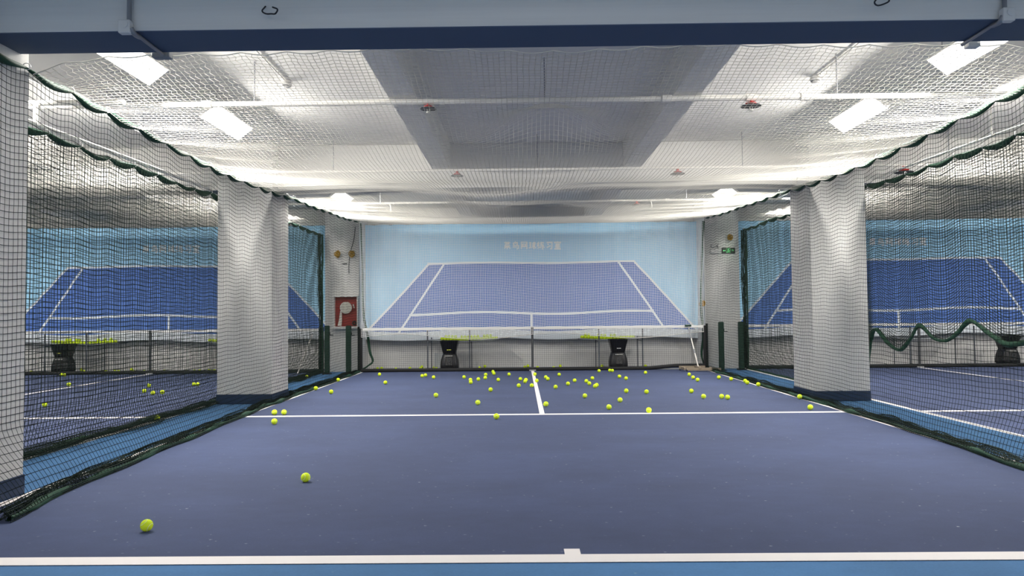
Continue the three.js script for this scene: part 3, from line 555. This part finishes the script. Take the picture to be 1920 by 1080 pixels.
coil('coil of yellow brown cord low beside the right edge of the banner', 3.62, 1.38, 15.72, 0.9);
single('loose_cable', tube([V(-3.76, 3.1, 15.70), V(-3.80, 2.8, 15.70), V(-3.86, 2.58, 15.69), V(-3.90, 2.3, 15.70), V(-3.90, 2.1, 15.70)], 0.007, 40, 6), M.cable, 'thin dark cable hanging down past the right cord coil', 'cable');
single('wall_bracket', bx(-4.05, -3.95, 2.30, 2.32, 15.735, 15.755, 0.004), M.machineDark, 'short dark horizontal bracket between the two cord coils', 'bracket');
{ // exit sign
  const g = thing('exit_sign', 'glowing green running man exit sign with arrow on the right column', 'exit sign', null, 4.2, 2.51, -15.74);
  part('housing', new RoundedBoxGeometry(0.28, 0.125, 0.03, 2, 0.005), M.machineDark, g, 'black sign box');
  const c = document.createElement('canvas'); c.width = 512; c.height = 224; const q = c.getContext('2d'); q.fillStyle = '#04140a'; q.fillRect(0, 0, 512, 224);
  q.fillStyle = '#7dff9a'; q.strokeStyle = '#7dff9a'; q.lineCap = 'round'; q.lineWidth = 18;
  q.beginPath(); q.moveTo(20, 112); q.lineTo(70, 70); q.lineTo(70, 98); q.lineTo(140, 98); q.lineTo(140, 126); q.lineTo(70, 126); q.lineTo(70, 154); q.closePath(); q.fill();
  q.lineWidth = 10; q.strokeRect(165, 25, 170, 170); q.lineWidth = 18;
  q.beginPath(); q.arc(262, 55, 16, 0, 7); q.fill();
  for (const s of [[255, 80, 240, 130], [255, 85, 215, 95], [255, 85, 300, 110], [240, 130, 285, 150, 275, 190], [240, 130, 215, 160, 185, 175]]) { q.beginPath(); q.moveTo(s[0], s[1]); for (let i = 2; i < s.length; i += 2) q.lineTo(s[i], s[i + 1]); q.stroke(); }
  q.lineWidth = 8; q.beginPath(); q.arc(430, 112, 34, 0, 7); q.stroke(); q.beginPath(); q.arc(430, 112, 12, 0, 7); q.fill();
  const t = new THREE.CanvasTexture(c); t.colorSpace = THREE.SRGBColorSpace;
  part('face', new THREE.PlaneGeometry(0.265, 0.112).translate(0, 0, 0.0165), new THREE.MeshStandardMaterial({ color: 0x08120b, emissive: 0xffffff, emissiveMap: t, emissiveIntensity: 0.9, roughness: 0.4 }), g, 'green glowing face');
  const l = new THREE.PointLight(0x60ff80, 0.012, 0, 2); l.position.set(0, 0, 0.06); l.name = 'sign_light'; g.add(l);
  const e = thing('emergency_lamp', 'white twin-head emergency lamp beside the exit sign', 'lamp', null, 3.92, 2.5, -15.72);
  part('housing', new RoundedBoxGeometry(0.21, 0.10, 0.06, 3, 0.01), M.plasticWhite, e, 'white housing');
  for (const s of [-1, 1]) { part('arm', rod(new THREE.Vector3(s * 0.06, 0.05, 0), new THREE.Vector3(s * 0.065, 0.085, 0.01), 0.006, 6), M.plasticWhite, e); const h = part('lamp_head', new THREE.SphereGeometry(0.038, 18, 12, 0, Math.PI * 2, 0, Math.PI * 0.6).rotateX(-1.2).translate(s * 0.066, 0.11, 0.012), M.grey, e, 'round lamp head'); part('lens', new THREE.CylinderGeometry(0.03, 0.03, 0.012, 18).rotateX(Math.PI / 2).translate(s * 0.066, 0.11, 0.04), M.plasticWhite, h); }
  part('indicator', new THREE.SphereGeometry(0.006, 8, 6).translate(-0.02, 0.02, 0.03), M.darkGrey, e);
}
{ // court drag leaning on the net
  const g = thing('court_drag', 'long-handled court drag with taupe boards leaning on the right net end', 'court drag', null, 0, 0, 0);
  part('board', bx(3.03, 3.57, 0.035, 0.095, 15.36, 15.385, 0.006), M.taupe, g, 'taupe board');
  part('board', bx(3.10, 3.62, 0.02, 0.08, 15.0, 15.025, 0.006), M.taupe, g, 'taupe board');
  part('side_bracket', bx(3.06, 3.09, 0.03, 0.085, 15.02, 15.37, 0.006), M.taupe, g);
  const br = new RoundedBoxGeometry(0.05, 0.055, 0.40, 2, 0.008); br.rotateY(-0.28); br.translate(3.63, 0.055, -15.19); part('side_bracket', br, M.taupe, g);
  const tip = new RoundedBoxGeometry(0.17, 0.065, 0.05, 2, 0.012); tip.rotateY(-0.15); tip.translate(3.71, 0.045, -14.99); part('end_grip', tip, M.taupe, g, 'pale end block');
  part('yoke', new RoundedBoxGeometry(0.05, 0.05, 0.40, 2, 0.01).translate(3.37, 0.075, -15.19), M.taupe, g);
  const a = V(3.38, 0.09, 15.18), b = V(3.26, 0.93, 15.5), at = t => a.clone().lerp(b, t);
  part('handle', rod(at(0), at(0.32), 0.014, 10), M.handle, g, 'pale handle');
  part('handle_sleeve', rod(at(0.32), at(0.42), 0.016, 10), M.grey, g, 'grey sleeve');
  part('handle', rod(at(0.42), at(0.68), 0.013, 10), M.handle, g, 'pale handle');
  part('handle_sleeve', rod(at(0.68), at(0.97), 0.015, 10), M.grey, g, 'grey sleeve');
  part('grip', rod(V(3.20, 0.925, 15.52), V(3.33, 0.925, 15.52), 0.022, 10), M.padGreen, g, 'dark green cross grip');
  for (const x of [3.04, 3.11]) part('caster', new THREE.CylinderGeometry(0.022, 0.022, 0.02, 14).rotateZ(Math.PI / 2).translate(x, 0.025, x < 3.1 ? -15.35 : -15.01), M.machineDark, g, 'small black wheel');
}
single('leaning_board', new RoundedBoxGeometry(0.2, 0.36, 0.02, 3, 0.009).rotateX(-0.12).translate(-2.03, 0.19, -16.09), M.panelGrey, 'pale grey board leaning behind the left ball machine', 'board');
{ const g = thing('leaning_rod', 'pale rod leaning in the net corner of the left lane', 'rod', null); part('shaft', rod(V(-4.85, 0.02, 15.2), V(-4.62, 0.82, 15.48), 0.012, 8), M.handle, g, 'pale rod'); part('cap', new THREE.SphereGeometry(0.018, 10, 8).translate(-4.62, 0.82, -15.48), M.grey, g); }

// ------------------------------------------------------------------ pipes, sprinklers, detectors, conduits
function pipeRun(label, y, d, r, drops, couplings) {
  const g = thing('sprinkler_pipe', label, 'pipe', 'sprinkler pipes');
  part('run', rod(V(-W, y, d), V(W, y, d), r, 14), M.pipe, g, 'white painted pipe');
  for (const x of couplings) part('coupling', new THREE.CylinderGeometry(r * 1.35, r * 1.35, 0.09, 16).rotateZ(Math.PI / 2).translate(x, y, -d), M.pipe, g);
  for (const [x, y1] of drops) part('drop_pipe', tube([V(x - 0.1, y, d + 0.0), V(x - 0.02, y - 0.02, d), V(x, y - 0.1, d), V(x, y1, d)], r * 0.5, 24, 8), M.pipe, g);
  for (let x = -11; x < 12; x += 2.75) part('clamp', rod(V(x, y, d), V(x, CEIL, d), 0.006, 6), M.conduit, g);
}
pipeRun('white sprinkler pipe across the ceiling past the near beam', 3.215, 6.9, 0.027, [], [-3.2, 1.15, 1.94, 2.45]);
pipeRun('thin white sprinkler pipe in front of the far beam', 3.142, 9.86, 0.018, [], [-1.6, 0.75, 2.3]);
pipeRun('white sprinkler pipe across the furthest ceiling bay', 3.215, 13.2, 0.021, [[-2.56, 3.04], [2.13, 3.04]], [-1.4, 1.42, 2.4]);
function sprinkler(label, x, y, d, s) {
  const g = thing('fire_sprinkler', label, 'sprinkler', 'red sprinkler heads', x, y, -d);
  part('fitting', new THREE.CylinderGeometry(0.02 * s, 0.024 * s, 0.05 * s, 14).translate(0, -0.025 * s, 0), M.red, g, 'red fitting');
  part('collar', new THREE.CylinderGeometry(0.06 * s, 0.052 * s, 0.016 * s, 20).translate(0, -0.05 * s, 0), M.red, g, 'red collar');
  part('shield', new THREE.CylinderGeometry(0.10 * s, 0.11 * s, 0.008, 24).translate(0, -0.075 * s, 0), M.darkGrey, g, 'grey round shield');
  for (const e of [-1, 1]) part('frame_arm', rod(new THREE.Vector3(e * 0.018 * s, -0.075 * s, 0), new THREE.Vector3(e * 0.006 * s, -0.125 * s, 0), 0.005 * s, 6), M.silver, g);
  part('deflector', new THREE.CylinderGeometry(0.026 * s, 0.026 * s, 0.005, 14).translate(0, -0.127 * s, 0), M.silver, g, 'small metal deflector');
}
sprinkler('red sprinkler head on the near pipe, left of centre', -1.1, 3.2, 6.9, 0.7);
sprinkler('red sprinkler head on the near pipe, right of centre', 1.94, 3.2, 6.9, 0.85);
sprinkler('small red sprinkler head on the middle pipe, left of centre', -1.08, 3.128, 9.86, 0.8);
sprinkler('small red sprinkler head on the middle pipe, right of centre', 1.88, 3.128, 9.86, 0.9);
sprinkler('red sprinkler head on the middle pipe above the gap right of the lane', 4.9, 3.128, 9.86, 1.1);
sprinkler('red sprinkler head on the furthest pipe, left of centre', -1.05, 3.2, 13.2, 0.85);
sprinkler('red sprinkler head on the furthest pipe, right of centre', 1.86, 3.2, 13.2, 0.85);
for (const [x, d, label] of [[-2.63, 7.48, 'white smoke detector on the ceiling over the left half of the lane'], [2.81, 7.54, 'white smoke detector on the ceiling over the right half of the lane']]) {
  const g = thing('smoke_detector', label, 'smoke detector', null, x, CEIL, -d);
  part('mount', new THREE.CylinderGeometry(0.05, 0.05, 0.025, 24).translate(0, -0.0125, 0), M.plasticWhite, g);
  part('head', new THREE.LatheGeometry([[0, -0.075], [0.025, -0.074], [0.04, -0.062], [0.044, -0.05], [0.056, -0.045], [0.056, -0.025], [0, -0.024]].map(p => new THREE.Vector2(...p)), 28), M.plasticWhite, g, 'round white head');
  part('vent_ring', new THREE.TorusGeometry(0.043, 0.004, 6, 28).rotateX(Math.PI / 2).translate(0, -0.056, 0), M.darkGrey, g);
  single('ceiling_conduit', rod(V(x + 0.03, CEIL - 0.012, 4.98), V(x, CEIL - 0.012, d - 0.05), 0.007, 8), M.pipe, `thin white conduit running to the smoke detector on the ${x < 0 ? 'left' : 'right'}`, 'conduit');
}
for (const s of [-1, 1]) {  // conduit down the near beam and along its underside
  const x = s < 0 ? -2.71 : 2.80, side = s < 0 ? 'left' : 'right', g = thing('beam_conduit', `grey conduit with boxes bent round the near beam on the ${side}`, 'conduit', null, 0, 0, 0);
  part('down_pipe', rod(V(x, 3.06, 4.585), V(x, CEIL, 4.585), 0.014, 12), M.conduit, g, 'grey conduit');
  part('junction_box', new RoundedBoxGeometry(0.075, 0.085, 0.05, 2, 0.008).translate(x - 0.005 + s * 0.012, 3.035, -4.575), M.plasticWhite, g, 'pale junction box');
  part('box_cover', new THREE.CylinderGeometry(0.024, 0.024, 0.008, 20).rotateX(Math.PI / 2).translate(x + s * 0.014, 3.045, -4.548), M.plasticWhite, g);
  part('elbow', tube([V(x - s * 0.02, 3.03, 4.57), V(x - s * 0.03, 3.0, 4.59), V(x - s * 0.03, 3.003, 4.66)], 0.016, 14, 8), M.conduit, g);
  part('under_pipe', rod(V(x - s * 0.03, 3.006, 4.63), V(x - s * 0.02, 3.006, 5.0), 0.012, 10), M.conduit, g, 'grey conduit');
  part('end_box', new RoundedBoxGeometry(s < 0 ? 0.125 : 0.085, 0.06, 0.06, 2, 0.008).translate(x + (s < 0 ? 0.0 : 0.06), 3.02, -5.02), s < 0 ? M.grey : M.plasticWhite, g, 'small box on the far edge of the beam');
}
single('cable_stub', tube([V(-1.85, 3.17, 4.605), V(-1.855, 3.12, 4.56), V(-1.83, 3.10, 4.55), V(-1.79, 3.09, 4.53), V(-1.75, 3.08, 4.5), V(-1.735, 3.10, 4.49), V(-1.77, 3.12, 4.5)], 0.005, 50, 7), M.cable, 'bent dark cable stub sticking out of the near beam, left', 'cable');
single('cable_stub', tube([V(2.07, 3.18, 4.605), V(2.07, 3.13, 4.56), V(2.04, 3.11, 4.55), V(1.98, 3.09, 4.53), V(1.95, 3.10, 4.5), V(1.98, 3.13, 4.49)], 0.005, 50, 7), M.cable, 'bent dark cable stub sticking out of the near beam, right', 'cable');
{ // pipe frame over the gap on the left
  const g = thing('net_rail', 'white pipe rail with post carrying the net behind the left columns', 'rail', null);
  part('rail', rod(V(-4.50, 2.905, 5.8), V(-4.50, 2.96, 10.1), 0.022, 12), M.pipe, g, 'white pipe');
  part('post', rod(V(-4.50, 2.90, 6.4), V(-4.50, 3.10, 6.4), 0.03, 12), M.pipe, g, 'white pipe');
  part('cross_pipe', rod(V(-5.4, 3.10, 6.4), V(-3.72, 3.10, 6.4), 0.024, 12), M.pipe, g, 'white pipe');
  const h = thing('net_rail', 'white pipe rail carrying the net behind the right columns', 'rail', null);
  part('rail', rod(V(4.50, 2.92, 5.8), V(4.50, 2.97, 9.9), 0.014, 12), M.pipe, h, 'white pipe');
  part('hanger', rod(V(4.50, 2.93, 7.4), V(4.50, CEIL, 7.4), 0.008, 8), M.pipe, h);
}
scene.add(camera);
renderer.render(scene, camera);
